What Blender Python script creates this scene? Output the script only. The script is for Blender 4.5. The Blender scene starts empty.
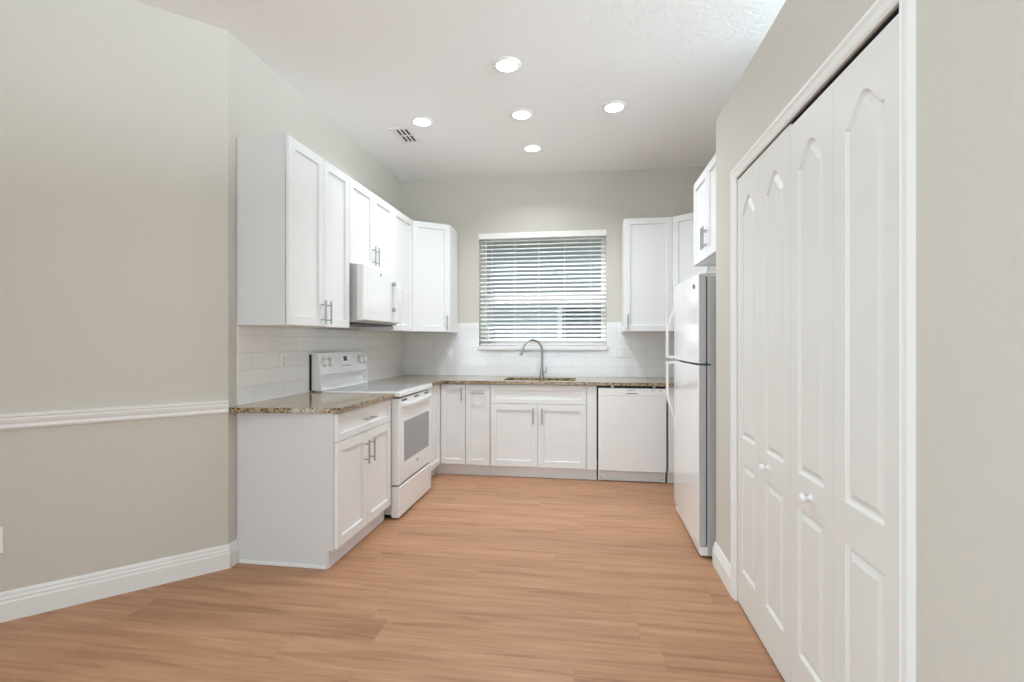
import bpy, bmesh, math, random
from mathutils import Vector
from mathutils.geometry import tessellate_polygon
sc = bpy.context.scene
COL = sc.collection

# ------------------------------------------------------------------ camera, world, sun, fill lights, exposure
CAM_Z = 1.29
cd = bpy.data.cameras.new('camera'); cam = bpy.data.objects.new('camera', cd); COL.objects.link(cam)
cd.sensor_width = 36.0; cd.lens = 495.0 / 1024.0 * 36.0; cd.clip_start = 0.05
cam.location = (0, 0, CAM_Z); cam.rotation_euler = (math.pi/2, 0, math.atan(75/495))
sc.camera = cam

WORLD = 0.75
wd = bpy.data.worlds.new('sky'); sc.world = wd; wd.use_nodes = True
bg = wd.node_tree.nodes['Background']; bg.inputs[0].default_value = (0.75, 0.89, 1.0, 1); bg.inputs[1].default_value = WORLD

sd = bpy.data.lights.new('sun', 'SUN'); sun = bpy.data.objects.new('sun', sd); COL.objects.link(sun)
sd.energy = 6.0; sd.angle = 0.01; sd.color = (1.0, 0.97, 0.92)
sun.rotation_euler = Vector((-0.80, 1.0, 1.70)).to_track_quat('Z', 'Y').to_euler()
sun.location = (-3, 9, 8)

# added fill lights, out of view: behind and beside the viewer, over the pantry
def fill_light(name, loc, target, sx, sy, watts, col):
    l = bpy.data.lights.new(name, 'AREA'); l.shape = 'RECTANGLE'; l.size = sx; l.size_y = sy; l.energy = watts; l.color = col
    o = bpy.data.objects.new(name, l); COL.objects.link(o); o.location = loc
    o.rotation_euler = (Vector(target)-Vector(loc)).to_track_quat('-Z', 'Y').to_euler()
    return o
LEFT_W = 62.0; REAR_W = 26.0
fill_light('fill_rear', (-.55, -4.04, 1.30), (-.55, 0, 1.45), 3.4, 2.5, REAR_W, (.75, .91, 1))
fill_light('fill_side', (-2.70, -1.60, 1.45), (0, -1.60, 1.45), 2.4, 2.2, LEFT_W, (.75, .91, 1))
SHELF_W = 170.0         # added fill light entering over the pantry, its source unseen
fill_light('fill_over_pantry', (3.30, 1.00, 2.55), (0, 1.00, 2.55), 3.7, .9, SHELF_W, (.75, .91, 1))

CAN_W = 5.3            # watts of each recessed lamp
CAN_COL = (.86, .945, 1)
sc.view_settings.view_transform = 'Standard'; sc.view_settings.look = 'None'
sc.view_settings.gamma = 1.0; sc.view_settings.use_curve_mapping = False
sc.view_settings.exposure = 0.6
sc.cycles.use_denoising = True
sc.cycles.max_bounces = 12; sc.cycles.diffuse_bounces = 8; sc.cycles.glossy_bounces = 4
sc.cycles.sample_clamp_indirect = 6.0

# ------------------------------------------------------------------ materials
def srgb(r, g, b):
    f = lambda v: (v/255)/12.92 if v/255 <= .04045 else ((v/255+.055)/1.055)**2.4
    return (f(r), f(g), f(b), 1)
def mat(name, col, rough=.5, metal=0., spec=.5, bump=0., bscale=200., coat=0.):
    m = bpy.data.materials.new(name); m.use_nodes = True
    nt = m.node_tree; p = nt.nodes['Principled BSDF']
    p.inputs['Base Color'].default_value = col if len(col) == 4 else (*col, 1)
    p.inputs['Roughness'].default_value = rough; p.inputs['Metallic'].default_value = metal
    p.inputs['Specular IOR Level'].default_value = spec
    if coat: p.inputs['Coat Weight'].default_value = coat; p.inputs['Coat Roughness'].default_value = .05
    if bump:
        tc = nt.nodes.new('ShaderNodeTexCoord'); n = nt.nodes.new('ShaderNodeTexNoise'); b = nt.nodes.new('ShaderNodeBump')
        n.inputs['Scale'].default_value = bscale; n.inputs['Detail'].default_value = 3
        b.inputs['Strength'].default_value = bump; b.inputs['Distance'].default_value = .004
        nt.links.new(tc.outputs['Object'], n.inputs['Vector']); nt.links.new(n.outputs['Fac'], b.inputs['Height'])
        nt.links.new(b.outputs['Normal'], p.inputs['Normal'])
    return m
class NT:
    def __init__(s, m): s.t = m.node_tree; s.p = s.t.nodes['Principled BSDF']
    def n(s, typ, **kw):
        o = s.t.nodes.new(typ)
        for k, v in kw.items(): setattr(o, k, v)
        return o
    def l(s, a, b): s.t.links.new(a, b)
    def math(s, op, a, b=None, c=None):
        o = s.n('ShaderNodeMath', operation=op)
        for i, v in enumerate((a, b, c)):
            if v is None: continue
            if isinstance(v, (int, float)): o.inputs[i].default_value = v
            else: s.l(v, o.inputs[i])
        return o.outputs[0]
    def ramp(s, fac, stops):
        o = s.n('ShaderNodeValToRGB'); e = o.color_ramp.elements
        while len(e) < len(stops): e.new(0.5)
        for i, (p, c) in enumerate(stops): e[i].position = p; e[i].color = c
        s.l(fac, o.inputs[0]); return o.outputs[0]
    def mix(s, fac, a, b, typ='MIX'):
        o = s.n('ShaderNodeMix', data_type='RGBA', blend_type=typ)
        if isinstance(fac, (int, float)): o.inputs[0].default_value = fac
        else: s.l(fac, o.inputs[0])
        for i, v in ((6, a), (7, b)):
            if isinstance(v, tuple): o.inputs[i].default_value = v
            else: s.l(v, o.inputs[i])
        return o.outputs[2]

M = {}
M['wall'] = mat('beige grey wall paint', srgb(207, 202.5, 194), .75, spec=.25, bump=.25, bscale=90)
M['wall_tex'] = mat('orange peel wall paint', srgb(207, 202.5, 194), .7, spec=.3, bump=.5, bscale=55)
M['ceiling'] = mat('knockdown ceiling paint', srgb(244, 244, 244), .85, spec=.2, bump=.7, bscale=48)
M['white'] = mat('white cabinet paint', srgb(233, 233, 233), .38, spec=.4)
M['panel'] = mat('white side panel with shade in colour', srgb(214, 214, 214), .45, spec=.35)  # greyer than the doors: shade on the end panels put into the colour
M['trim'] = mat('white trim paint', srgb(236, 236, 234), .4, spec=.4)
M['pdoor'] = mat('ivory door paint', srgb(226, 225, 221), .4, spec=.4, bump=.06, bscale=160)
M['enamel'] = mat('white appliance enamel', srgb(238, 238, 238), .16, spec=.5, coat=.3)
M['micro'] = mat('white glossy microwave front', srgb(235, 235, 235), .12, spec=.5, coat=.5)
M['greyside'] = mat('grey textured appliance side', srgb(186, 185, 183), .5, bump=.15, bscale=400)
M['nickel'] = mat('brushed nickel', srgb(178, 178, 178), .32, metal=1.)
M['steel'] = mat('stainless steel', srgb(170, 170, 170), .28, metal=1.)
M['black'] = mat('black rubber', (.012, .012, .012, 1), .7)
M['dark'] = mat('dark grey plastic', srgb(70, 70, 70), .5)
M['glassgrey'] = mat('grey oven glass', srgb(150, 151, 153), .12, spec=.6)
M['cooktop'] = mat('grey ceramic cooktop', srgb(165, 165, 166), .10, spec=.6)
M['mark'] = mat('grey printed marking', srgb(120, 120, 122), .5)
M['plate'] = mat('white plastic plate', srgb(240, 240, 238), .4)
M['slat'] = mat('white blind slat', srgb(240, 240, 238), .45)
M['vinyl'] = mat('white vinyl window frame', srgb(228, 228, 229), .4)
M['stucco'] = mat('pale grey stucco', srgb(150, 158, 166), .9, bump=.5, bscale=60)
M['extdark'] = mat('dark window glass outside', srgb(30, 48, 62), .1)
M['ground'] = mat('outside lawn', srgb(120, 130, 100), .95, bump=.5, bscale=20)
M['soffit'] = mat('beige soffit', srgb(190, 186, 175), .8)

def em(name, col, s):
    m = bpy.data.materials.new(name); m.use_nodes = True; nt = m.node_tree
    p = nt.nodes['Principled BSDF']; p.inputs['Base Color'].default_value = (.9, .9, .9, 1)
    p.inputs['Emission Color'].default_value = col; p.inputs['Emission Strength'].default_value = s
    return m
M['lens'] = em('lit lamp lens', (1, .98, .95, 1), 6.0)

def glass_mat():
    m = bpy.data.materials.new('clear window glass'); m.use_nodes = True; nt = m.node_tree; nt.nodes.clear()
    o = nt.nodes.new('ShaderNodeOutputMaterial'); mx = nt.nodes.new('ShaderNodeMixShader')
    t = nt.nodes.new('ShaderNodeBsdfTransparent'); g = nt.nodes.new('ShaderNodeBsdfGlossy'); g.inputs['Roughness'].default_value = .02
    t.inputs[0].default_value = (.95, .97, .97, 1); mx.inputs[0].default_value = .06
    nt.links.new(t.outputs[0], mx.inputs[1]); nt.links.new(g.outputs[0], mx.inputs[2]); nt.links.new(mx.outputs[0], o.inputs[0])
    return m
M['glass'] = glass_mat()

def floor_mat():
    m = mat('oak look plank floor', (.4, .25, .16, 1), .42, spec=.4); k = NT(m)
    tc = k.n('ShaderNodeTexCoord'); sp = k.n('ShaderNodeSeparateXYZ'); k.l(tc.outputs['Object'], sp.inputs[0])
    W, L = .182, 1.22
    yr = k.math('DIVIDE', sp.outputs[1], W); row = k.math('FLOOR', yr)
    wn = k.n('ShaderNodeTexWhiteNoise', noise_dimensions='1D'); k.l(row, wn.inputs['W'])
    xs = k.math('ADD', k.math('DIVIDE', sp.outputs[0], L), k.math('MULTIPLY', wn.outputs['Value'], 7.3))
    pid = k.math('FLOOR', xs)
    cb = k.n('ShaderNodeCombineXYZ'); k.l(row, cb.inputs[0]); k.l(pid, cb.inputs[1])
    w2 = k.n('ShaderNodeTexWhiteNoise', noise_dimensions='3D'); k.l(cb.outputs[0], w2.inputs['Vector'])
    # grain, shifted per plank
    off = k.n('ShaderNodeVectorMath', operation='MULTIPLY_ADD')
    k.l(w2.outputs['Color'], off.inputs[0]); off.inputs[1].default_value = (30, 30, 30); k.l(tc.outputs['Object'], off.inputs[2])
    mp = k.n('ShaderNodeMapping'); mp.inputs['Scale'].default_value = (1.1, 16, 1); k.l(off.outputs[0], mp.inputs['Vector'])
    g1 = k.n('ShaderNodeTexNoise'); g1.inputs['Scale'].default_value = 1.6; g1.inputs['Detail'].default_value = 7; g1.inputs['Roughness'].default_value = .6; g1.inputs['Distortion'].default_value = .5
    k.l(mp.outputs[0], g1.inputs['Vector'])
    mp2 = k.n('ShaderNodeMapping'); mp2.inputs['Scale'].default_value = (3, 130, 1); k.l(off.outputs[0], mp2.inputs['Vector'])
    g2 = k.n('ShaderNodeTexNoise'); g2.inputs['Scale'].default_value = 1.; g2.inputs['Detail'].default_value = 4; k.l(mp2.outputs[0], g2.inputs['Vector'])
    c = k.ramp(g1.outputs['Fac'], [(.26, srgb(148, 102, 74)), (.45, srgb(177, 131, 98)), (.6, srgb(188, 142, 109)), (.78, srgb(198, 156, 124))])
    c = k.mix(.16, c, k.ramp(g2.outputs['Fac'], [(.35, (.3, .3, .3, 1)), (.65, (1, 1, 1, 1))]), 'MULTIPLY')
    tone = k.n('ShaderNodeMapRange'); k.l(w2.outputs['Value'], tone.inputs[0]); tone.inputs[3].default_value = .90; tone.inputs[4].default_value = 1.06
    hs = k.n('ShaderNodeHueSaturation'); k.l(c, hs.inputs['Color']); k.l(tone.outputs[0], hs.inputs['Value'])
    fy = k.math('FRACT', yr); fx = k.math('FRACT', xs)
    ey = k.math('MULTIPLY', k.math('MINIMUM', fy, k.math('SUBTRACT', 1., fy)), W)
    ex = k.math('MULTIPLY', k.math('MINIMUM', fx, k.math('SUBTRACT', 1., fx)), L)
    seam = k.math('LESS_THAN', k.math('MINIMUM', ey, ex), .0012)
    col = k.mix(k.math('MULTIPLY', seam, .25), hs.outputs[0], srgb(90, 62, 45))
    k.l(col, k.p.inputs['Base Color'])
    b = k.n('ShaderNodeBump'); b.inputs['Strength'].default_value = .12; b.inputs['Distance'].default_value = .001
    k.l(g2.outputs['Fac'], b.inputs['Height']); k.l(b.outputs[0], k.p.inputs['Normal'])
    return m
M['floor'] = floor_mat()

def granite_mat():
    m = mat('speckled brown granite', (.5, .4, .3, 1), .10, spec=.5); k = NT(m)
    tc = k.n('ShaderNodeTexCoord')
    v = k.n('ShaderNodeTexVoronoi'); v.inputs['Scale'].default_value = 130; k.l(tc.outputs['Object'], v.inputs['Vector'])
    sep = k.n('ShaderNodeSeparateColor'); k.l(v.outputs['Color'], sep.inputs[0])
    n = k.n('ShaderNodeTexNoise'); n.inputs['Scale'].default_value = 22; n.inputs['Detail'].default_value = 5; k.l(tc.outputs['Object'], n.inputs['Vector'])
    f = k.math('ADD', k.math('MULTIPLY', sep.outputs[0], .55), k.math('MULTIPLY', n.outputs['Fac'], .55))
    c = k.ramp(f, [(.2, srgb(34, 23, 14)), (.36, srgb(92, 64, 38)), (.5, srgb(150, 120, 84)), (.64, srgb(190, 170, 136)), (.82, srgb(136, 128, 112))])
    k.l(c, k.p.inputs['Base Color'])
    return m
M['granite'] = granite_mat()

def tile_mat(name, axis):
    m = mat(name, srgb(236, 236, 236), .12, spec=.5); k = NT(m)
    tc = k.n('ShaderNodeTexCoord'); sp = k.n('ShaderNodeSeparateXYZ'); k.l(tc.outputs['Object'], sp.inputs[0])
    cb = k.n('ShaderNodeCombineXYZ'); k.l(sp.outputs[axis], cb.inputs[0]); k.l(sp.outputs[2], cb.inputs[1])
    br = k.n('ShaderNodeTexBrick'); k.l(cb.outputs[0], br.inputs['Vector'])
    br.inputs['Scale'].default_value = 1.; br.inputs['Brick Width'].default_value = .305; br.inputs['Row Height'].default_value = .1016
    br.inputs['Mortar Size'].default_value = .0016; br.inputs['Mortar Smooth'].default_value = .3; br.offset = .5
    br.inputs['Color1'].default_value = srgb(238, 238, 238); br.inputs['Color2'].default_value = srgb(233, 233, 234); br.inputs['Mortar'].default_value = srgb(214, 214, 214)
    k.l(br.outputs['Color'], k.p.inputs['Base Color'])
    n = k.n('ShaderNodeTexNoise'); n.inputs['Scale'].default_value = 7; k.l(tc.outputs['Object'], n.inputs['Vector'])
    h = k.math('ADD', k.math('MULTIPLY', br.outputs['Fac'], -1.), k.math('MULTIPLY', n.outputs['Fac'], .8))
    b = k.n('ShaderNodeBump'); b.inputs['Strength'].default_value = .5; b.inputs['Distance'].default_value = .0015
    k.l(h, b.inputs['Height']); k.l(b.outputs[0], k.p.inputs['Normal'])
    return m
M['tile_l'] = tile_mat('white subway tile left', 1)
M['tile_b'] = tile_mat('white subway tile back', 0)

# ------------------------------------------------------------------ mesh building
class Frame:
    """u along the front (to a viewer's right), d out of the front, z up."""
    def __init__(s, O, R, N): s.O = Vector(O); s.R = Vector(R).normalized(); s.N = Vector(N).normalized()
    def __call__(s, u, d, z): return s.O + s.R*u + s.N*d + Vector((0, 0, z))
XYZ = Frame((0, 0, 0), (1, 0, 0), (0, 1, 0))
LEFT = Frame((0, 0, 0), (0, 1, 0), (1, 0, 0))       # faces +X : u = Y, d = X
BACK = Frame((0, 0, 0), (1, 0, 0), (0, -1, 0))      # faces -Y : u = X, d = -Y
RIGHT = Frame((0, 0, 0), (0, -1, 0), (-1, 0, 0))    # faces -X : u = -Y, d = -X

class MB:
    def __init__(s, F=XYZ): s.bm = bmesh.new(); s.F = F
    def box(s, u0, u1, d0, d1, z0, z1, bev=0., seg=1):
        vs = [s.bm.verts.new(s.F(u, d, z)) for z in (z0, z1) for u, d in ((u0, d0), (u1, d0), (u1, d1), (u0, d1))]
        fs = [s.bm.faces.new([vs[i] for i in q]) for q in ((0, 1, 2, 3), (4, 5, 6, 7), (0, 1, 5, 4), (1, 2, 6, 5), (2, 3, 7, 6), (3, 0, 4, 7))]
        if bev: 
            es = list({e for f in fs for e in f.edges})
            bmesh.ops.bevel(s.bm, geom=es, offset=bev, segments=seg, affect='EDGES', profile=.5)
        return s
    def loops(s, L, cap0=True, cap1=True):
        R = [[s.bm.verts.new(p) for p in l] for l in L]; n = len(R[0])
        for a, b in zip(R, R[1:]):
            for i in range(n): s.bm.faces.new((a[i], a[(i+1) % n], b[(i+1) % n], b[i]))
        if cap0: s.bm.faces.new(R[0])
        if cap1: s.bm.faces.new(R[-1])
        return s
    def rings(s, u0, u1, z0, z1, rr):
        return s.loops([[s.F(u0+i, d, z0+i), s.F(u1-i, d, z0+i), s.F(u1-i, d, z1-i), s.F(u0+i, d, z1-i)] for i, d in rr])
    def shaker(s, u0, u1, z0, z1, d0, d1, rail=.057, rec=.0125):
        return s.rings(u0, u1, z0, z1, [(0, d0), (0, d1-.0015), (.0015, d1), (rail, d1), (rail+.0025, d1-rec)])
    def plate(s, u0, u1, z0, z1, d0, d1, b=.002):
        return s.rings(u0, u1, z0, z1, [(0, d0), (0, d1-b), (b, d1)])
    def tube(s, pts, r, n=10, close=True):
        pts = [Vector(p) for p in pts]; L = []
        rs = r if isinstance(r, (list, tuple)) else [r]*len(pts)
        t = (pts[1]-pts[0]).normalized(); up = Vector((0, 0, 1)) if abs(t.z) < .9 else Vector((1, 0, 0))
        a = t.cross(up).normalized()
        for i, p in enumerate(pts):
            tt = ((pts[min(i+1, len(pts)-1)]-pts[max(i-1, 0)])).normalized()
            a = (a - tt*a.dot(tt)).normalized(); b = tt.cross(a)
            L.append([p + (a*math.cos(2*math.pi*k/n) + b*math.sin(2*math.pi*k/n))*rs[i] for k in range(n)])
        return s.loops(L)
    def cyl(s, p0, p1, r, r1=None, n=20): return s.tube([p0, p1], [r, r if r1 is None else r1], n)
    def lathe(s, c, axis, prof, n=28):
        """prof: list of (distance along axis, radius)"""
        ax = Vector(axis).normalized(); up = Vector((0, 0, 1)) if abs(ax.z) < .9 else Vector((1, 0, 0))
        a = ax.cross(up).normalized(); b = ax.cross(a); c = Vector(c)
        return s.loops([[c + ax*h + (a*math.cos(2*math.pi*k/n) + b*math.sin(2*math.pi*k/n))*r for k in range(n)] for h, r in prof])
    def prism(s, pts, z0, z1, bev=0.):
        """pts: plan outline (x, y) in world, extruded in z"""
        L = [[Vector((x, y, z)) for x, y in pts] for z in (z0, z1)]
        n0 = len(s.bm.faces); s.loops(L)
        if bev:
            s.bm.faces.ensure_lookup_table()
            es = list({e for f in s.bm.faces[n0:] for e in f.edges})
            bmesh.ops.bevel(s.bm, geom=es, offset=bev, segments=2, affect='EDGES', profile=.5)
        return s
    def side(s, pts, u0, u1):
        """pts: outline in (d, z), extruded along u"""
        return s.loops([[s.F(u, d, z) for d, z in pts] for u in (u0, u1)])
    def sweep(s, path, prof, f3, closed=False):
        """path: 2D points; prof: (offset to the left of the path, second coordinate); f3(x, y, b) -> 3D"""
        P = [Vector(p) for p in path]; n = len(P); L = []
        for i in range(n):
            dirs = []
            if i > 0: dirs.append((P[i]-P[i-1]).normalized())
            if i < n-1: dirs.append((P[i+1]-P[i]).normalized())
            ns = [Vector((-d.y, d.x)) for d in dirs]
            m = ns[0] if len(ns) == 1 else (ns[0]+ns[1]) / (1 + ns[0].dot(ns[1]))
            L.append([Vector(f3(P[i].x+m.x*a, P[i].y+m.y*a, b)) for a, b in prof])
        return s.loops(L)

ORG = {}
def obj(name, mb, m, parent=None, smooth=False):
    bm = mb.bm
    bmesh.ops.recalc_face_normals(bm, faces=bm.faces)
    org = ORG.get(parent.name, Vector((0, 0, 0))) if parent else None
    if org is None:
        xs = [v.co for v in bm.verts]
        lo = [min(c[i] for c in xs) for i in range(3)]; hi = [max(c[i] for c in xs) for i in range(3)]
        org = Vector(((lo[0]+hi[0])/2, (lo[1]+hi[1])/2, lo[2]))
    for v in bm.verts: v.co -= org
    if smooth:
        for f in bm.faces: f.smooth = True
    me = bpy.data.meshes.new(name); bm.to_mesh(me); bm.free()
    if isinstance(m, str): m = M[m]
    me.materials.append(m)
    o = bpy.data.objects.new(name, me); COL.objects.link(o)
    if parent: o.parent = parent
    else: o.location = org
    ORG[o.name] = org
    if smooth: me.set_sharp_from_angle(angle=math.radians(40))
    return o
def tag(o, label, cat, group=None, kind=None):
    if label: o['label'] = label
    if cat: o['category'] = cat
    if group: o['group'] = group
    if kind: o['kind'] = kind
    return o
def thing(name, label, cat, loc, group=None, kind=None):
    o = bpy.data.objects.new(name, None); COL.objects.link(o); o.location = loc; o.empty_display_size = .1
    ORG[o.name] = Vector(loc)
    return tag(o, label, cat, group, kind)
def struct(name, mb, m, label, cat):
    # the setting keeps its mesh in world coordinates so that its textures stay put
    bm = mb.bm; bmesh.ops.recalc_face_normals(bm, faces=bm.faces)
    me = bpy.data.meshes.new(name); bm.to_mesh(me); bm.free(); me.materials.append(M[m])
    o = bpy.data.objects.new(name, me); COL.objects.link(o); ORG[o.name] = Vector((0, 0, 0))
    return tag(o, label, cat, kind='structure')
def part(name, mb, m, parent, label=None, smooth=False):
    o = obj(name, mb, m, parent, smooth)
    if label: o['label'] = label
    return o

# ------------------------------------------------------------------ room dimensions (metres, camera above the origin)
XL, YB, ZC = -2.02, 5.24, 3.055
XR, XD = 1.42, 0.735
YC = 2.545                                   # where the angled wall meets the kitchen wall
DL = 1.00                                    # length of the angled wall
S2 = math.sqrt(.5)
XN, YN = XL - DL*S2, YC - DL*S2              # far end of the angled wall
YREAR = -4.0
ZSH = 2.562                                  # top of the pantry enclosure
WX0, WX1, WZ0, WZ1 = -1.155, 0.20, 1.240, 2.440
PY0, PY1, PZ = 1.295, 2.593, 2.095           # pantry opening
PYE = 2.996                                  # far end of the pantry enclosure
PYN = -0.9

# floor and ceiling
struct('floor', MB().box(-3.2, 1.65, YREAR-.2, YB+.2, -.12, 0), 'floor', 'oak look plank floor running across the kitchen', 'floor')
struct('ceiling', MB().box(-3.2, 1.65, YREAR-.2, YB+.25, ZC, ZC+.15), 'ceiling', 'white textured ceiling over the kitchen', 'ceiling')

# walls
struct('wall_left', MB().prism([(XL, YC), (XL, YB), (XL-.14, YB), (XL-.14, YC-.06)], 0, ZC), 'wall', 'beige grey kitchen wall behind the left cabinets', 'wall')
struct('wall_diagonal', MB().prism([(XL, YC), (XL-.14, YC-.06+.001), (XN-.14, YN+.04), (XN, YN)], 0, ZC), 'wall', 'angled beige wall with chair rail at the left', 'wall')
struct('wall_left_near', MB().box(XN-.14, XN, YREAR, -2.8, 0, ZC).box(XN-.14, XN, -.4, YN, 0, ZC).box(XN-.14, XN, -2.8, -.4, 0, .35).box(XN-.14, XN, -2.8, -.4, 2.55, ZC), 'wall', 'beige wall at the far left edge', 'wall')  # opening out of view, added to let the side fill light in
w = MB()
w.box(XL-.14, WX0, YB, YB+.2, 0, ZC).box(WX1, XR+.14, YB, YB+.2, 0, ZC).box(WX0, WX1, YB, YB+.2, 0, WZ0).box(WX0, WX1, YB, YB+.2, WZ1, ZC)
struct('wall_back', w, 'wall', 'beige back wall around the window', 'wall')
struct('wall_right', MB().box(XR, XR+.14, PYE, YB, 0, ZC).box(XR, XR+.14, YREAR, PYN, 0, ZC).box(XR, XR+.14, PYN, PYE, 0, ZSH), 'wall', 'kitchen wall behind the refrigerator', 'wall')
w = MB()
w.box(XD, XD+.11, PYN, PY0, 0, ZSH).box(XD, XD+.11, PY1, PYE, 0, ZSH).box(XD, XD+.11, PY0, PY1, PZ, ZSH)
w.box(XD+.11, XR, PYE-.11, PYE, 0, ZSH).box(XD+.11, XR, PYN, PYN+.11, 0, ZSH).box(XD+.11, XR, PYN+.11, PYE-.11, ZSH-.1, ZSH)
struct('wall_pantry', w, 'wall_tex', 'beige pantry wall beside the folding doors', 'wall')
w = MB()      # rear wall, unseen; wide opening added to let light in
w.box(XN, -2.3, YREAR-.15, YREAR, 0, ZC).box(1.2, XR, YREAR-.15, YREAR, 0, ZC).box(-2.3, 1.2, YREAR-.15, YREAR, 2.6, ZC)
struct('wall_rear', w, 'wall', 'beige wall behind the viewer', 'wall')

# baseboards (profile: out from wall, height)
BBP = [(0, 0), (.016, 0), (.016, .085), (.013, .092), (.013, .104), (.009, .112), (.009, .122), (.004, .134), (0, .134)]
def baseboard(name, path, label):
    return struct(name, MB().sweep(path, BBP, lambda x, y, b: (x, y, b)), 'trim', label, 'baseboard')
baseboard('baseboard_diagonal', [(XL, 2.610), (XL, YC), (XN, YN), (XN, -1.5)], 'white baseboard under the angled wall')
baseboard('baseboard_pantry', [(XD, 2.647), (XD, PYE), (XD+.3, PYE)], 'short white baseboard between pantry and refrigerator')
baseboard('baseboard_right', [(XD, PYN), (XD, 1.241)], 'white baseboard on the near pantry wall')
# chair rail
CRP = [(0, .880), (.010, .882), (.016, .892), (.012, .905), (.018, .915), (.022, .928), (.020, .936), (.026, .942), (.026, .952), (0, .955)]
struct('trim_1', MB().sweep([(XL, YC), (XN, YN), (XN, -.45)], CRP, lambda x, y, b: (x, y, b)), 'trim', 'white chair rail along the angled wall', 'chair rail')
# pantry casing: profile (away from opening, out from wall)
CSP = [(0, 0), (0, .004), (.005, .008), (.011, .011), (.016, .008), (.030, .011), (.040, .017), (.050, .017), (.052, 0)]
struct('trim_2', MB().sweep([(PY0, 0), (PY0, PZ), (PY1, PZ), (PY1, 0)], CSP, lambda y, z, b: (XD-b, y, z)), 'trim', 'white moulded casing around the pantry doors', 'door casing')
w = MB()      # jamb lining
w.box(XD+.036, XD+.108, PY0, PY0+.012, 0, PZ).box(XD+.036, XD+.108, PY1-.012, PY1, 0, PZ).box(XD+.036, XD+.108, PY0+.012, PY1-.012, PZ-.012, PZ)
struct('trim_3', w, 'trim', 'white jamb lining of the pantry opening', 'door jamb')
w = MB().box(XD+.006, XD+.035, PY0+.001, PY1-.001, PZ-.007, PZ-.0005)
struct('trim_4', w, 'black', 'black door track above the pantry doors', 'door track')

# tiled splashbacks
struct('backsplash_left', MB().box(XL, XL+.009, 2.615, YB-.009, .914, 1.382), 'tile_l', 'white subway tile on the left wall', 'backsplash')
w = MB()
w.box(XL, WX0, YB-.009, YB, .914, 1.485).box(WX1, XR, YB-.009, YB, .914, 1.485).box(WX0, WX1, YB-.009, YB, .914, WZ0-.045)
struct('backsplash_back', w, 'tile_b', 'white subway tile on the back wall', 'backsplash')

# ------------------------------------------------------------------ window, blind and what is outside
win = thing('window_1', 'white single hung window over the sink', 'window', ((WX0+WX1)/2, YB+.13, WZ0), kind='structure')
f = MB(BACK); d0, d1 = -(YB+.19), -(YB+.12)
for a in ((WX0, WX0+.05, WZ0, WZ1), (WX1-.05, WX1, WZ0, WZ1), (WX0+.05, WX1-.05, WZ0, WZ0+.05), (WX0+.05, WX1-.05, WZ1-.05, WZ1)):
    f.box(a[0], a[1], d0, d1, a[2], a[3])
part('window_frame', f, 'vinyl', win)
zm = 1.752
f = MB(BACK).box(WX0+.05, WX1-.05, d0+.01, d1+.004, zm-.055, zm+.045)
part('meeting_rail', f, 'vinyl', win)
for za, zb in ((WZ0+.05, zm-.055), (zm+.045, WZ1-.05)):
    part('window_pane', MB(BACK).box(WX0+.05, WX1-.05, -(YB+.162), -(YB+.158), za, zb), 'glass', win)
sill = struct('trim_5', MB(BACK).box(WX0-.012, WX1+.012, -YB+.001, -YB+.036, WZ0-.045, WZ0, .004).box(WX0+.001, WX1-.001, -(YB+.12), -YB+.001, WZ0-.02, WZ0), 'trim', 'white window sill over the sink', 'window sill')

bl = thing('window_blind', 'white horizontal slat blind in the kitchen window', 'blind', ((WX0+WX1)/2, YB+.035, WZ0))
part('valance', MB(BACK).plate(WX0-.004, WX1+.004, 2.386, 2.448, -(YB+.004), -YB+.016, .004), 'slat', bl)
part('head_rail', MB(BACK).box(WX0+.006, WX1-.006, -(YB+.066), -(YB+.008), 2.390, 2.430), 'slat', bl)
w = MB(); NS = 25; TILT = math.radians(26)
for i in range(NS):
    z = 1.302 + i*(2.372-1.302)/(NS-1); yc = YB+.037
    dy, dz = math.cos(TILT)*.025, math.sin(TILT)*.025
    pr = [(-1, 0), (-.5, .0016), (0, .0022), (.5, .0016), (1, 0)]
    top = [(yc+t*dy, z+t*dz+h+.0028) for t, h in pr]; bot = [(yc+t*dy, z+t*dz+h) for t, h in pr[::-1]]
    w.loops([[Vector((x, y, zz)) for y, zz in top+bot] for x in (WX0+.010, WX1-.010)])
part('slat_panel', w, 'slat', bl)
part('bottom_rail', MB(BACK).box(WX0+.010, WX1-.010, -(YB+.062), -(YB+.012), 1.243, 1.262, .003), 'slat', bl)
for x in (-1.02, -.765, -.51, -.235, .04):
    for y in (YB+.0105, YB+.0635): part('ladder_cord', MB().tube([(x, y, 1.25), (x, y, 2.392)], .0013, 6), 'slat', bl)

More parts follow.
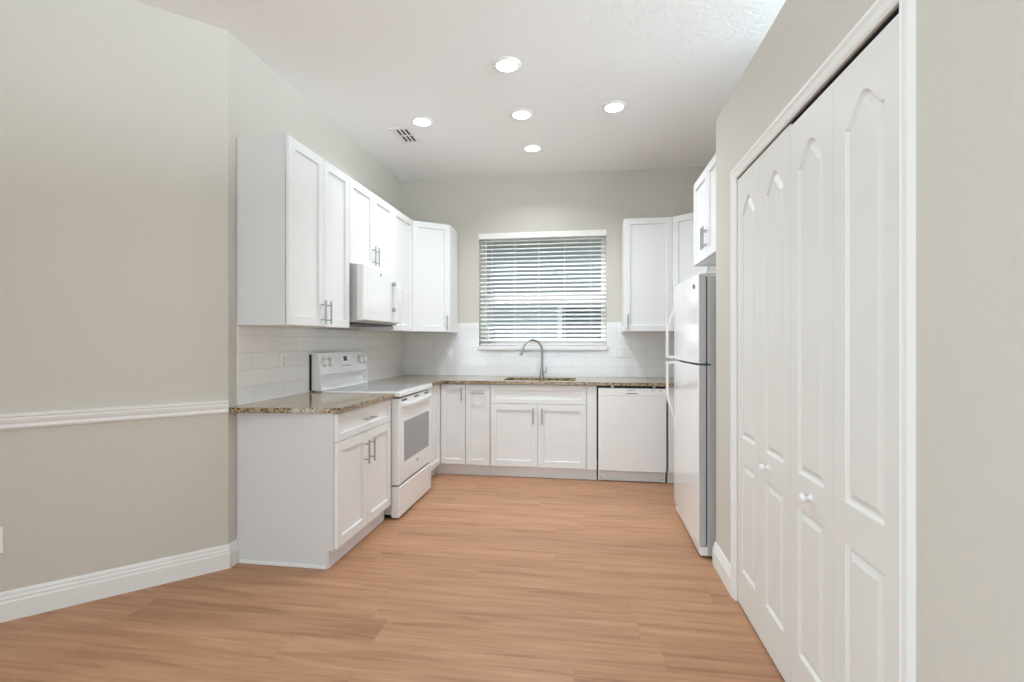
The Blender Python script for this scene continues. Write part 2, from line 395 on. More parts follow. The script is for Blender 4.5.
struct('ground_outside', MB().box(-9, 7, YB+.25, 18, -.3, -.15), 'ground', 'lawn outside the window', 'ground')
nb = thing('neighbor_house', 'pale grey house wall seen through the blind', 'house', (-.5, 9.2, -.15))
HY = 8.9
w = MB()
hx0, hx1, hz0, hz1 = -.44, 1.10, .55, 1.88
w.box(-9, hx0, HY, HY+.2, -.15, 3.1).box(hx1, 7, HY, HY+.2, -.15, 3.1).box(hx0, hx1, HY, HY+.2, -.15, hz0).box(hx0, hx1, HY, HY+.2, hz1, 3.1)
part('wall', w, 'stucco', nb)
part('roof', MB(BACK).side([(-HY+.45, 3.0), (-HY+.45, 3.12), (-HY-3, 4.4), (-HY-3, 3.0)], -9, 7), 'soffit', nb)
hw = part('window', MB(BACK).box(hx0-.08, hx0, -HY-.02, -HY+.03, hz0-.05, hz1+.04).box(hx1, hx1+.08, -HY-.02, -HY+.03, hz0-.05, hz1+.04).box(hx0, hx1, -HY-.02, -HY+.03, hz1, hz1+.04).box(hx0, hx1, -HY-.02, -HY+.03, hz0-.05, hz0), 'vinyl', nb)
part('pane', MB(BACK).box(hx0, hx1, -HY-.1, -HY-.06, hz0, hz1), 'extdark', hw)

# ------------------------------------------------------------------ cabinets
def bar_pull(F, u, z, d, parent, vertical=True, L=.150, span=.096):
    w = MB(F); r = .0058; o = .032
    if vertical:
        w.cyl(F(u, d+o, z-L/2), F(u, d+o, z+L/2), r, n=12)
        for s in (-1, 1): w.cyl(F(u, d-.0005, z+s*span/2), F(u, d+o, z+s*span/2), .0045, n=10)
    else:
        w.cyl(F(u-L/2, d+o, z), F(u+L/2, d+o, z), r, n=12)
        for s in (-1, 1): w.cyl(F(u+s*span/2, d-.0005, z), F(u+s*span/2, d+o, z), .0045, n=10)
    return part('handle', w, 'nickel', parent, 'brushed nickel bar handle', smooth=True)
def shaker_door(F, c, u0, u1, z0, z1, d, handle=None, name='door', rail=.057):
    """handle: (u, z, vertical)"""
    o = part(name, MB(F).shaker(u0, u1, z0, z1, d-.0195, d, rail), 'white', c)
    if handle: bar_pull(F, handle[0], handle[1], d, o, handle[2], *(handle[3:] if len(handle) > 3 else ()))
    return o
ZU0, ZU1 = 1.382, 2.475
G = .0021
XU = -1.690                     # face of the left upper doors
XUB = XU-.021
def upper(name, label, F, u0, u1, dback, dface, z0, z1, splits, handles, rail=.057):
    """splits: u positions of door edges; handles per door (u, z)"""
    c = thing(name, label, 'cabinet', F((u0+u1)/2, (dback+dface)/2, z0), 'white shaker wall cabinets')
    part('body', MB(F).box(u0, u1, dback, dface-.0225, z0, z1), 'white', c)
    for (a, b), h in zip(splits, handles):
        shaker_door(F, c, a+G, b-G, z0+.002, z1-.002, dface, h and (h[0], h[1], True), rail=rail)
    return c
dW = XL+.002
near_upper = upper('wall_cabinet', 'tall white two door wall cabinet nearest the viewer with exposed grey-shaded side', LEFT, 2.613, 3.350, dW, XU, ZU0, ZU1,
      [(2.615, 2.998), (2.998, 3.350)], [(2.998-.035, 1.475), (2.998+.035, 1.475)])
part('side_panel', MB().box(XL+.003, XUB, 2.6085, 2.613, ZU0+.001, ZU1-.001), 'panel', near_upper, 'white side panel greyed for its shade')
upper('wall_cabinet', 'short white two door cabinet directly above the microwave', LEFT, 3.352, 4.163, dW, XU, 1.853, ZU1,
      [(3.352, 3.757), (3.757, 4.163)], [(3.757-.032, 1.965), (3.757+.032, 1.965)])
upper('wall_cabinet', 'narrow white single door wall cabinet between microwave and corner cabinet', LEFT, 4.165, 4.660, dW, XU, ZU0, ZU1,
      [(4.165, 4.658)], [None])
def corner_upper(label, P0, P1, plan, hside):
    """angled corner wall cabinet: door runs from P0 to P1 (viewer's left to right)"""
    P0, P1 = Vector((*P0, 0)), Vector((*P1, 0)); R = (P1-P0).normalized(); N = Vector((R.y, -R.x, 0))
    F = Frame(P0, R, N); L = (P1-P0).length
    c = thing('corner_wall_cabinet', label, 'cabinet', (P0+P1)/2+Vector((0, 0, ZU0)), 'white shaker wall cabinets')
    part('body', MB().prism(plan, ZU0, ZU1), 'white', c)
    u = L-.045 if hside > 0 else .045
    shaker_door(F, c, .008, L-.006, ZU0+.002, ZU1-.002, .021, (u, 1.475, True))
    return c
XC1 = -1.385; YU = 4.915
corner_upper('white angled corner wall cabinet left of the window', (XUB+.004, 4.664), (XC1-.004, YU-.002),
             [(XL+.002, 4.662), (XUB, 4.662), (XC1, YU), (XC1, YB-.012), (XL+.002, YB-.012)], 1)
upper('wall_cabinet', 'white single door wall cabinet right of the window', BACK, .352, .812, -YB+.012, -YU+.021, ZU0, ZU1, [(.352, .812)], [(.352+.038, 1.475)])
corner_upper('white angled corner wall cabinet partly hidden above the refrigerator', (.818, YU-.002), (XR-.335, 4.662),
             [(.814, YU), (XR-.331, 4.660), (XR-.002, 4.660), (XR-.002, YB-.012), (.814, YB-.012)], -1)
upper('wall_cabinet', 'short white two door cabinet above the refrigerator', RIGHT, -3.925, -3.080, -XR+.002, -.800, 1.855, ZU1,
      [(-3.925, -3.5025), (-3.5025, -3.080)], [(-3.5025-.028, 1.985), (-3.5025+.028, 1.985)])

# --- base cabinets
ZT, ZBOX = .105, .883
XF = -1.393; XB = XF-.021          # left run: door face, box face
YF = 4.600; YBX = YF+.021          # back run
c = thing('base_cabinet', 'white base cabinet with drawer and two doors at the near end of the left run', 'cabinet', (-1.7, 3.0, 0), 'white shaker base cabinets')
w = MB(LEFT).side([(XL+.002, .0), (-1.452, .0), (-1.452, ZT), (XB, ZT), (XB, ZBOX), (XL+.002, ZBOX)], 2.613, 3.388)
part('body', w, 'white', c)
part('toe_kick', MB(LEFT).box(2.6135, 3.388, -1.4515, -1.446, .001, ZT-.001), 'white', c)
part('side_panel', MB(BACK).side([(-2.6145, .0), (-2.6145, .0)], 0, 0) if False else MB().box(XL+.003, -1.453, 2.6085, 2.613, .001, ZBOX-.001).box(-1.453, XB, 2.6085, 2.613, ZT, ZBOX-.001), 'panel', c, 'white side panel greyed for its shade')
part('shoe_strip', MB(BACK).box(XL+.02, -1.452, -2.6085, -2.601, .001, .022, .002), 'white', c)
o = part('drawer', MB(LEFT).shaker(2.617, 3.385, .718, ZBOX-.006, XB+.0015, XF, .040), 'white', c)
bar_pull(LEFT, 3.0, .797, XF, o, False, .140, .096)
shaker_door(LEFT, c, 2.617, 2.9985, .112, .714, XF, (2.9985-.038, .590, True))
shaker_door(LEFT, c, 3.0015, 3.385, .112, .714, XF, (3.0015+.038, .590, True))

c = thing('corner_base_cabinet', 'white corner base cabinet with folding door between range and narrow cabinet', 'cabinet', (-1.7, 4.9, 0), 'white shaker base cabinets')
part('body', MB().prism([(XL+.002, 4.150), (XB, 4.150), (XB, YBX), (-1.148, YBX), (-1.148, YB-.012), (XL+.002, YB-.012)], ZT, ZBOX), 'white', c)
part('toe_kick', MB().prism([(XL+.1, 4.150), (-1.452, 4.150), (-1.452, 4.660), (-1.148, 4.660), (-1.148, 4.74), (XL+.1, 4.74)], .001, ZT-.0005), 'white', c)
part('side_filler', MB(LEFT).plate(4.151, 4.205, .108, ZBOX-.003, XB+.0005, XF, .0015), 'white', c)
shaker_door(LEFT, c, 4.208, YF-.004, .112, ZBOX-.006, XF, None, rail=.05)
shaker_door(BACK, c, XF+.004, -1.150, .112, ZBOX-.006, -YF, (-1.150-.030, .785, True, .13), rail=.05)

c = thing('base_cabinet', 'slim white pull-out base cabinet with horizontal handle left of the sink cabinet', 'cabinet', (-1.02, 4.9, 0), 'white shaker base cabinets')
part('body', MB(BACK).box(-1.1455, -.9095, -YB+.012, -YBX, ZT, ZBOX), 'white', c)
part('toe_kick', MB(BACK).box(-1.1455, -.9095, -4.74, -4.660, .001, ZT-.0005), 'white', c)
shaker_door(BACK, c, -1.144, -.911, .112, ZBOX-.006, -YF, (-1.0275, .800, False, .135), rail=.05)

c = thing('sink_base_cabinet', 'wide white sink base cabinet with false drawer front over two doors', 'cabinet', (-.41, 4.9, 0), 'white shaker base cabinets')
w = MB(BACK)
w.box(-.907, .088, -YB+.012, -YBX-.001, ZT, .66).box(-.907, .088, -YBX-.019, -YBX, .66, ZBOX).box(-.907, -.889, -YB+.012, -YBX-.019, .66, ZBOX).box(.070, .088, -YB+.012, -YBX-.019, .66, ZBOX)
part('body', w, 'white', c)
part('toe_kick', MB(BACK).box(-.907, .088, -4.74, -4.660, .001, ZT-.0005), 'white', c)
part('false_drawer_front', MB(BACK).shaker(-.903, -.006, .703, ZBOX-.006, -YBX+.0005, -YF, .045), 'white', c)
shaker_door(BACK, c, -.903, -.4565, .112, .699, -YF, (-.4565-.040, .590, True))
shaker_door(BACK, c, -.4535, -.006, .112, .699, -YF, (-.4535+.040, .590, True))
part('filler', MB(BACK).plate(-.002, .087, .108, ZBOX-.003, -YBX+.0005, -YF-.004, .0015), 'white', c)

c = thing('base_cabinet', 'white base cabinet between dishwasher and refrigerator, mostly hidden', 'cabinet', (1.06, 4.9, 0), 'white shaker base cabinets')
part('body', MB(BACK).box(.722, XR-.002, -YB+.012, -YBX, ZT, ZBOX), 'white', c)
part('toe_kick', MB(BACK).box(.722, XR-.002, -4.74, -4.660, .001, ZT-.0005), 'white', c)
shaker_door(BACK, c, .724, 1.060, .112, ZBOX-.006, -YF, None)
shaker_door(BACK, c, 1.063, XR-.004, .112, ZBOX-.006, -YF, None)

# --- worktops
ct = obj('countertop', MB().prism([(XL+.004, 2.556), (-1.990, 2.530), (-1.368, 2.600), (-1.368, 3.390), (XL+.010, 3.390)], .8835, .914, .003), 'granite')
tag(ct, 'short speckled brown granite worktop on the near left cabinet', 'countertop', 'granite worktops')
SX0, SX1, SY0, SY1 = -.80, -.11, 4.69, 5.06
YCF = 4.575
w = MB(); outer = [(XL+.010, 4.150), (-1.368, 4.150), (-1.368, YCF), (XR-.002, YCF), (XR-.002, YB-.010), (XL+.010, YB-.010)]
hole = [(SX0, SY0), (SX1, SY0), (SX1, SY1), (SX0, SY1)]
def slab_with_hole(w, outer, hole, z0, z1):
    V = {}
    def vert(p, z):
        k = (round(p[0], 5), round(p[1], 5), z)
        if k not in V: V[k] = w.bm.verts.new((p[0], p[1], z))
        return V[k]
    allp = outer+hole
    tris = tessellate_polygon([[Vector((*p, 0)) for p in outer], [Vector((*p, 0)) for p in hole]])
    for z in (z0, z1):
        for t in tris: w.bm.faces.new([vert(allp[i], z) for i in t])
    for poly in (outer, hole):
        for a, b in zip(poly, poly[1:]+poly[:1]): w.bm.faces.new((vert(a, z0), vert(b, z0), vert(b, z1), vert(a, z1)))
slab_with_hole(w, outer, hole, .8835, .914)
tag(obj('countertop', w, 'granite'), 'long speckled brown granite worktop with sink cutout along the back wall', 'countertop', 'granite worktops')

sk = thing('sink', 'stainless undermount sink set in the back granite worktop', 'sink', ((SX0+SX1)/2, (SY0+SY1)/2, .68))
w = MB(); a, b = .012, .03
L = []
for ins, z in ((-.012, .8825), (.002, .8825), (.004, .72), (.03, .69)):
    L.append([Vector((x, y, z)) for x, y in ((SX0+ins, SY0+ins), (SX1-ins, SY0+ins), (SX1-ins, SY1-ins), (SX0+ins, SY1-ins))])
w.loops(L, cap0=False)
part('basin', w, 'steel', sk)
part('drain', MB().lathe(((SX0+SX1)/2, (SY0+SY1)/2, .6905), (0, 0, 1), [(0, .045), (.003, .045), (.003, .03), (.001, .02)]), 'dark', sk)

# faucet
fx, fy = -.466, 5.145
fa = thing('faucet', 'brushed nickel gooseneck pull-down faucet behind the sink', 'faucet', (fx, fy, .914))
part('base', MB().lathe((fx, fy, .9142), (0, 0, 1), [(0, .027), (.004, .027), (.010, .021), (.075, .0185), (.085, .015)]), 'nickel', fa, smooth=True)
dirv = Vector((-.86, -.51, 0)); R_ = .105
pts = [Vector((fx, fy, .985)), Vector((fx, fy, 1.10)), Vector((fx, fy, 1.19))]
cz = 1.195
for k in range(1, 15):
    t = math.pi*(k/14)*.90
    pts.append(Vector((fx, fy, cz)) + dirv*(R_-R_*math.cos(t)) + Vector((0, 0, R_*math.sin(t))))
e = pts[-1]; dn = (pts[-1]-pts[-2]).normalized()
pts.append(e+dn*.015)
part('spout', MB().tube(pts, .0115, 14), 'nickel', fa, smooth=True)
p0 = pts[-1]
hd = part('spray_head', MB().tube([p0-dn*.002, p0+dn*.02, p0+dn*.06, p0+dn*.078], [.0135, .0155, .0175, .0150], 14), 'nickel', fa, smooth=True)
part('lever', MB().tube([(fx+.012, fy, .965), (fx+.045, fy-.003, .966)], [.010, .009], 12).tube([(fx+.040, fy-.003, .966), (fx+.052, fy-.010, 1.02)], [.005, .004], 10), 'nickel', fa, smooth=True)

# ------------------------------------------------------------------ range
RY0, RY1 = 3.400, 4.141
rg = thing('range', 'white freestanding electric range with glass cooktop between left cabinets', 'stove', (-1.68, 3.77, 0))
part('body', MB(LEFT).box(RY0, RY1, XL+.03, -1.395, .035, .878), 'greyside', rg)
for y in (RY0+.05, RY1-.05):
    for x in (-1.95, -1.45): part('foot', MB().cyl((x, y, 0.0005), (x, y, .036), .018, n=12), 'black', rg)
ck = part('cooktop', MB(LEFT).box(RY0-.001, RY1+.001, XL+.03, -1.325, .886, .922, .006, 2), 'enamel', rg)
gl = part('cooktop_glass', MB(LEFT).box(RY0+.022, RY1-.022, -1.93, -1.368, .9215, .9245, .001), 'cooktop', ck)
gl['label'] = 'grey ceramic glass cooking surface'
for y, x, r in ((RY0+.20, -1.52, .10), (RY1-.20, -1.52, .115), (RY0+.20, -1.80, .08), (RY1-.20, -1.80, .08)):
    part('burner_ring', MB().loops([[Vector((x+rr*math.cos(a*math.pi/20), y+rr*math.sin(a*math.pi/20), z)) for a in range(40)] for rr, z in ((r, .9246), (r, .9249), (r-.004, .9249), (r-.004, .9246))], False, False), 'mark', ck)
od = part('oven_door', MB(LEFT).plate(RY0+.004, RY1-.004, .250, .872, -1.394, -1.336, .008), 'enamel', rg)
part('oven_window', MB(LEFT).plate(3.497, 4.072, .398, .697, -1.338, -1.3345, .001), 'glassgrey', od, 'grey oven window')
for y in (3.475, 3.53, 3.735, 3.79, 3.985, 4.04): part('vent_slot', MB(LEFT).plate(y-.024, y+.024, .850, .862, -1.337, -1.3345, .0005), 'black', od)
w = MB(LEFT)
L = []
for i in range(25):
    t = i/24; y = 3.44 + (4.098-3.44)*t; bow = -1.302 - .012*(2*t-1)**2
    L.append([Vector((x, y, z)) for x, z in ((bow-.016, .807), (bow, .810), (bow+.004, .822), (bow, .836), (bow-.016, .839))])
w.loops(L)
for y in (3.452, 4.086): w.box(y-.014, y+.014, -1.337, -1.322, .808, .838)
part('handle', w, 'enamel', od, smooth=True)
part('emblem', MB().lathe((-1.3365, 3.785, .348), (1, 0, 0), [(0, .014), (.0018, .014), (.002, .012)], 20), 'mark', od, 'small round grey emblem')
part('storage_drawer', MB(LEFT).plate(RY0+.004, RY1-.004, .014, .236, -1.394, -1.336, .006), 'enamel', rg)
# backguard: outline in (x, z), raised control face leaning out over a recessed lower part
BY0, BY1 = 3.378, 4.165
bgp = [(-2.002, .9245), (-2.002, 1.204), (-1.962, 1.204), (-1.952, 1.200), (-1.928, 1.040), (-1.936, 1.032), (-1.965, 1.030), (-1.968, .99), (-1.962, .955), (-1.945, .935), (-1.925, .926), (-1.925, .9245)]
part('shadow_strip', MB(LEFT).box(3.362, RY1, -2.0105, -2.003, .924, 1.190), 'black', rg, 'black strip for the shadow gap at the tile')  # black strip painted in for the shadow gap behind the backguard
part('backguard', MB(LEFT).side(bgp, BY0+.016, BY1-.016), 'enamel', rg)
for a, b in ((BY0, BY0+.016), (BY1-.016, BY1)):
    part('end_cap', MB(LEFT).side([(-2.002, .9245), (-2.002, 1.204), (-1.964, 1.204), (-1.955, 1.198), (-1.930, 1.036), (-1.926, .9245)], a, b), 'enamel', rg)
def on_panel(u, t, out=0.):       # t: 0 bottom .. 1 top of the leaning control face
    x = -1.928 + (-1.952+1.928)*t; z = 1.040 + .160*t; return Vector((x+out*.989, u, z+out*.148))
nx = Vector((.989, 0, .148))
for u in (3.445, 3.530, 4.030, 4.108):
    k = part('knob', MB().lathe(on_panel(u, .56), nx, [(0, .031), (.004, .031), (.006, .026), (.022, .023), (.024, .020)], 24), 'plate', rg, smooth=True)
    part('knob_scale', MB().lathe(on_panel(u, .56), nx, [(.0002, .036), (.0012, .036), (.0012, .032), (.0002, .032)], 24), 'mark', k)
w = MB()
P = [on_panel(3.70, .18, .001), on_panel(3.88, .18, .001), on_panel(3.88, .88, .001), on_panel(3.70, .88, .001)]
q = [p + nx*.0015 for p in P]; w.loops([P, q]); dp = part('control_display', w, 'plate', rg)
w = MB(); P = [on_panel(3.745, .56, .0026), on_panel(3.800, .56, .0026), on_panel(3.800, .80, .0026), on_panel(3.745, .80, .0026)]
w.loops([P, [p+nx*.001 for p in P]]); part('clock_screen', w, 'dark', dp, 'dark clock screen')
for u in (3.72, 3.76, 3.80, 3.84):
    w = MB(); P = [on_panel(u-.010, .30, .0026), on_panel(u+.010, .30, .0026), on_panel(u+.010, .36, .0026), on_panel(u-.010, .36, .0026)]
    w.loops([P, [p+nx*.0006 for p in P]]); part('button', w, 'mark', dp)

# ------------------------------------------------------------------ microwave
MY0, MY1, MZ0, MZ1, MX = 3.374, 4.136, 1.428, 1.851, -1.600
mw = thing('microwave', 'white over-the-range microwave below the short cabinet', 'microwave', (-1.81, 3.755, MZ0))
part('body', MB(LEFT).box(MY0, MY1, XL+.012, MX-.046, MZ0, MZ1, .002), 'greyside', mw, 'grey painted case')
dr = part('door', MB(LEFT).plate(MY0+.001, 3.965, MZ0+.012, MZ1-.002, MX-.045, MX, .008), 'micro', mw)
part('door_window', MB(LEFT).plate(MY0+.075, 3.885, MZ0+.075, MZ1-.085, MX-.001, MX+.0006, .0004), 'micro', dr)
cp = part('control_panel', MB(LEFT).plate(3.967, MY1-.001, MZ0+.012, MZ1-.002, MX-.045, MX, .006), 'micro', mw)
part('display_screen', MB(LEFT).plate(4.00, 4.11, MZ1-.115, MZ1-.085, MX-.001, MX+.0008, .0004), 'plate', cp)
for r in range(6):
    for cc in range(3): part('key', MB(LEFT).plate(4.005+cc*.038, 4.033+cc*.038, MZ0+.06+r*.04, MZ0+.078+r*.04, MX-.001, MX+.0006, .0003), 'micro', cp)
hy = 3.925
for za, zb in ((MZ0+.105, MZ0+.135), (MZ1-.105, MZ1-.075)):
    part('handle_mount', MB(LEFT).box(hy-.018, hy+.018, MX-.001, MX+.034, za, zb, .003), 'greyside', dr, 'grey handle mount')
w = MB(LEFT); L = []
for i in range(17):
    t = i/16; z = MZ0+.10+(MZ1-.07-MZ0-.10)*t; o = MX+.034+.012*math.sin(math.pi*t)
    L.append([LEFT(hy-.017, o, z), LEFT(hy+.017, o, z), LEFT(hy+.014, o+.012, z), LEFT(hy-.014, o+.012, z)])
w.loops(L); part('handle', w, 'micro', dr)
part('emblem', MB().lathe((MX-.0005, 3.69, MZ1-.045), (1, 0, 0), [(0, .013), (.0015, .013), (.0017, .011)], 20), 'mark', dr, 'small round grey emblem')
w = MB(LEFT).box(MY0+.03, MY1-.03, -1.96, -1.68, MZ0-.014, MZ0+.0)
part('underside_grille', w, 'dark', mw, 'dark grille and lamp plate underneath')

# ------------------------------------------------------------------ dishwasher
DX0, DX1 = .094, .716
dw = thing('dishwasher', 'white built-in dishwasher right of the sink cabinet', 'dishwasher', ((DX0+DX1)/2, 4.9, 0))
part('tub', MB(BACK).box(DX0+.004, DX1-.004, -YB+.03, -4.632, .10, .872), 'black', dw, 'black tub edge around the door')
d = part('door', MB(BACK).plate(DX0+.008, DX1-.012, .108, .862, -4.630, -4.588, .005), 'enamel', dw)
part('control_strip', MB(BACK).plate(DX0+.009, DX1-.013, .795, .861, -4.589, -4.5855, .002), 'enamel', d)
part('handle_pocket', MB(BACK).plate(.348, .452, .812, .820, -4.5865, -4.5845, .0006), 'mark', d, 'slim grey badge bar')
for a, b in ((.365, .425), (.47, .478), (.50, .508), (.53, .538), (.57, .60), (.64, .665)): part('printed_mark', MB(BACK).plate(a, b, .8405, .8450, -4.5865, -4.5850, .0003), 'mark', d)
tk = part('toe_panel', MB(BACK).plate(DX0+.006, DX1-.012, .004, .098, -4.67, -4.652, .002), 'white', dw)
for x in (DX0+.03, DX1-.04): part('screw', MB().lathe((x, 4.6522, .03), (0, -1, 0), [(0, .006), (.002, .006), (.003, .004)], 10), 'mark', tk)
for x in (.23, .60): part('mounting_clip', MB(BACK).box(x-.012, x+.012, -4.632, -4.600, .864, .8825), 'steel', dw)

# ------------------------------------------------------------------ refrigerator
FY0, FY1, FX = 3.075, 3.915, .645
fr = thing('refrigerator', 'white top freezer refrigerator with grey side at the pantry end', 'refrigerator', (1.05, 3.49, 0))
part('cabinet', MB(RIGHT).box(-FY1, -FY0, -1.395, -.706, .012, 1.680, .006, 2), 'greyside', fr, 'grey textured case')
FZ = 1.150
DRP = .012
def fr_door(name, z0, z1):
    w = MB()
    n = 8; L = []
    pts = []
    for i in range(n+1):      # gently bowed front
        t = i/n; y = FY0+.004 + (FY1-FY0-.008)*t; pts.append((FX+.010*(2*t-1)**2, y))
    plan = [(.698, FY0+.004)] + pts + [(.698, FY1-.004)]
    w.prism(plan, z0, z1, .004)
    return part(name, w, 'enamel', fr)
fz = fr_door('freezer_door', FZ+.006, 1.692); fd = fr_door('refrigerator_door', .072, FZ-.006)
for nm, z0, z1 in (('freezer_door', FZ+.006, 1.692), ('refrigerator_door', .072, FZ-.006)):
    o = fz if nm == 'freezer_door' else fd
    part('door_edge', MB(RIGHT).plate(-.3, -.29, 0, .01, 0, .01) if False else MB().box(FX+.014, .6985, FY0+.0015, FY0+.0045, z0+.004, z1-.004), 'greyside', o, 'grey door edge')
part('gasket', MB(RIGHT).box(-FY1+.012, -FY0-.010, -.707, -.697, .08, 1.675), 'black', fr)
def fr_handle(z0, z1, up, o):
    """up: bow end at the top (freezer) or at the bottom (fresh food door)"""
    w = MB(); L = []; hy = FY1-.055
    for i in range(25):
        t = i/24; z = z0+(z1-z0)*t
        s = t if up else 1-t                       # 0 at the parting line, 1 at the far end
        out = .060 if s < .45 else .060*(.5+.5*math.cos(math.pi*min(1, (s-.45)/.5)))
        wd = .013+.006*s
        x = FX+.004-out
        L.append([Vector((x, hy-wd, z)), Vector((x, hy+wd, z)), Vector((x+.016, hy+wd*.9, z)), Vector((x+.016, hy-wd*.9, z))])
    w.loops(L)
    s0 = z0 if up else z1
    w.box(FX-.045, FX+.012, hy-.011, hy+.011, *((s0, s0+.02) if up else (s0-.02, s0)))
    return part('handle', w, 'enamel', o)
fr_handle(FZ+.010, 1.60, True, fz); fr_handle(.62, FZ-.010, False, fd)
part('emblem', MB().lathe((FX+.0035, FY0+.10, 1.625), (-1, 0, 0), [(-.002, .013), (.004, .013), (.0045, .011)], 18), 'mark', fz, 'small round grey emblem')
part('top_hinge', MB().box(.665, .76, FY0+.02, FY0+.07, 1.6925, 1.704, .002), 'plate', fr)
part('middle_hinge', MB().box(.668, .725, FY0-.004, FY0+.05, FZ-.005, FZ+.005), 'dark', fr)
part('base_grille', MB().box(.668, .74, FY0+.003, FY1-.003, .012, .066, .003), 'plate', fr)
for x in (.73, 1.34):
    for y in (FY0+.06, FY1-.06): part('foot', MB().cyl((x, y, .0005), (x, y, .013), .02, n=12), 'black', fr)

# ------------------------------------------------------------------ pantry folding doors (two pairs of leaves)
LW = (PY1-PY0-.008)/4
def offset_poly(P, a):
    n = len(P); out = []
    for i in range(n):
        p0, p1, p2 = Vector(P[i-1]), Vector(P[i]), Vector(P[(i+1) % n])
        d1, d2 = (p1-p0).normalized(), (p2-p1).normalized()
        n1, n2 = Vector((-d1.y, d1.x)), Vector((-d2.y, d2.x))
        m = (n1+n2)/(1+n1.dot(n2)); out.append(tuple(p1+m*a))
    return out
def leaf_mesh(F, u0, u1, z0, z1, zlow, ztop, d):
    w = MB(F); th = .032
    uc = (u0+u1)/2; hw = .096
    zl0, zl1 = zlow
    low = [(uc-hw, zl0), (uc+hw, zl0), (uc+hw, zl1), (uc-hw, zl1)]
    zt0, zs, zp = ztop
    top = [(uc-hw, zt0), (uc+hw, zt0), (uc+hw, zs)]
    K = 14
    for i in range(1, K): 
        t = 1-2*i/K; top.append((uc+hw*t, zs+(zp-zs)*(.5+.5*math.cos(math.pi*abs(t)))**.85))
    top.append((uc-hw, zs))
    outer = [(u0, z0), (u1, z0), (u1, z1), (u0, z1)]
    polys = [outer, low, top]; allp = sum(polys, [])
    for t in tessellate_polygon([[Vector((*p, 0)) for p in q] for q in polys]):
        w.bm.faces.new([w.bm.verts.new(F(allp[i][0], d, allp[i][1])) for i in t])
    for q in (low, top):
        w.loops([[F(x, d+dd, z) for x, z in (offset_poly(q, a) if a else q)] for a, dd in ((0, 0), (.008, -.010), (.013, -.011), (.034, -.001), (.036, -.001))], cap0=False)
    w.loops([[F(x, dd, z) for x, z in outer] for dd in (d, d-th)], cap0=False)
    bmesh.ops.remove_doubles(w.bm, verts=w.bm.verts, dist=.00005)
    return w
XDF = XD+.001                     # face of the leaves, just inside the opening
for n, (ys, ztop, lab, knob_leaf) in enumerate(((
        (PY1-.004-2*LW, PY1-.004), 2.085, 'far pair of ivory folding pantry leaves next to the refrigerator', 0),
        ((PY0+.004, PY0+.004+2*LW), 2.073, 'near pair of ivory folding pantry leaves closest to the viewer', 1))):
    dd = thing('door_%d' % (n+1), lab, 'door', (XDF+.016, (ys[0]+ys[1])/2, .008), kind='structure')
    for j in (0, 1):
        a = ys[0]+j*LW; b = a+LW
        lf = part('leaf', leaf_mesh(RIGHT, -b+.0012, -a-.0012, .010, ztop, (.185, .706), (.826, 1.895, 1.968), -XDF), 'pdoor', dd)
        if (n == 0 and j == 0) or (n == 1 and j == 1):
            yk = 2.168 if n == 0 else 1.775
            part('knob', MB().lathe((XDF, yk, .768), (-1, 0, 0), [(-.0005, .013), (.003, .012), (.006, .0075), (.016, .0085), (.021, .0155), (.028, .0165), (.033, .012), (.035, .005)], 20), 'trim', lf, smooth=True)

# ------------------------------------------------------------------ outlets and switches
def duplex(name, label, F, u, z, d, wdt=.072, hgt=.117, kind='outlet', gangs=1):
    c = thing(name, label, 'switch' if kind == 'switch' else 'outlet', F(u, d, z-hgt/2), 'wall plates')
    part('plate', MB(F).plate(u-wdt/2, u+wdt/2, z-hgt/2, z+hgt/2, d+.0003, d+.006, .002), 'plate', c)
    for g in range(gangs):
        uu = u + (g-(gangs-1)/2)*.046
        rk = part('face', MB(F).plate(uu-.017, uu+.017, z-.034, z+.034, d+.0055, d+.008, .001), 'plate', c)
        if kind == 'outlet':
            for zz in (z-.018, z+.018):
                for s in (-.006, .006): part('socket_slot', MB(F).box(uu+s-.0012, uu+s+.0012, d+.0078, d+.0083, zz-.004, zz+.005), 'mark', rk)
        else:
            part('rocker', MB(F).plate(uu-.011, uu+.011, z-.026, z+.026, d+.0078, d+.0105, .002), 'plate', rk)
    return c
duplex('wall_outlet', 'white outlet on the left tile between wall edge and range', LEFT, 3.045, 1.152, XL+.009)
duplex('wall_switch', 'white switch plate on the back tile below the left corner cabinet', BACK, -1.487, 1.145, -YB+.009, kind='switch')
duplex('wall_outlet', 'wide white double plate on the back tile right of the window', BACK, .370, 1.178, -YB+.009, .116, .117, 'outlet', 2)
DG = Frame((XL, YC, 0), (S2, S2, 0), (S2, -S2, 0))
duplex('wall_outlet', 'white outlet low on the angled wall at the left edge', DG, -.941, .375, 0.)

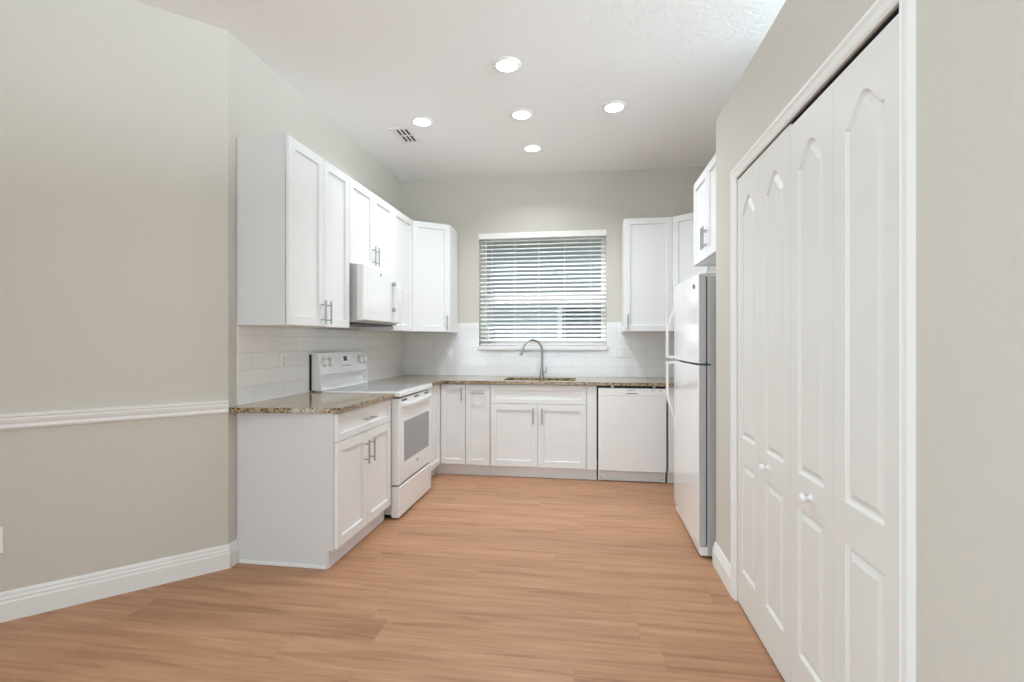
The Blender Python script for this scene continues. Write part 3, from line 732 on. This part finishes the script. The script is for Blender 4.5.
# ------------------------------------------------------------------ recessed lights and vent
def can_light(x, y, label):
    c = thing('recessed_light', label, 'ceiling light', (x, y, ZC-.012), 'recessed ceiling lights')
    part('trim_ring', MB().lathe((x, y, ZC-.0002), (0, 0, -1), [(0, .090), (.004, .088), (.011, .074), (.012, .068), (.006, .066)], 40), 'trim', c, smooth=True)
    part('lens', MB().lathe((x, y, ZC-.0062), (0, 0, -1), [(0, .0655), (.0035, .0655), (.0042, .05)], 40), 'lens', c)
    l = bpy.data.lights.new('lamp', 'AREA'); l.shape = 'DISK'; l.size = .125; l.energy = CAN_W; l.color = CAN_COL; l.spread = math.radians(139)
    o = bpy.data.objects.new('lamp', l); COL.objects.link(o); o.parent = c; o.location = (0, 0, -.003)
    return c
can_light(-.505, 3.118, 'round recessed ceiling light nearest the viewer')
can_light(-1.309, 3.818, 'round recessed ceiling light beside the air vent')
can_light(-.503, 3.816, 'round recessed ceiling light in the middle of the five')
can_light(.201, 3.798, 'round recessed ceiling light toward the refrigerator side')
can_light(-.492, 4.494, 'round recessed ceiling light nearest the window')

vx0, vx1, vy0, vy1 = -1.625, -1.435, 3.900, 4.215
v = thing('ceiling_vent', 'white rectangular air vent on the ceiling by the left wall', 'vent', ((vx0+vx1)/2, (vy0+vy1)/2, ZC-.01))
w = MB(); z = ZC
for a in ((vx0, vx1, vy0, vy0+.03), (vx0, vx1, vy1-.03, vy1), (vx0, vx0+.03, vy0+.03, vy1-.03), (vx1-.03, vx1, vy0+.03, vy1-.03)):
    w.box(a[0], a[1], a[2], a[3], z-.009, z-.0003)
w.box(vx0+.03, vx1-.03, (vy0+vy1)/2-.006, (vy0+vy1)/2+.006, z-.009, z-.002)
part('frame', w, 'trim', v)
part('duct_opening', MB().box(vx0+.03, vx1-.03, vy0+.03, vy1-.03, z-.0015, z-.0003), 'black', v)
w = MB()
for a, b, s in ((vy0+.031, (vy0+vy1)/2-.007, 1), ((vy0+vy1)/2+.007, vy1-.031, -1)):
    n = 4
    for i in range(n):
        x = vx0+.040+(vx1-vx0-.080)*i/(n-1)
        w.loops([[Vector((x-.007, y, z-.0085)), Vector((x-.0055, y, z-.0090)), Vector((x+.007, y, z-.0035)), Vector((x+.0055, y, z-.003))] for y in (a, b)])
part('louvres', w, 'trim', v)
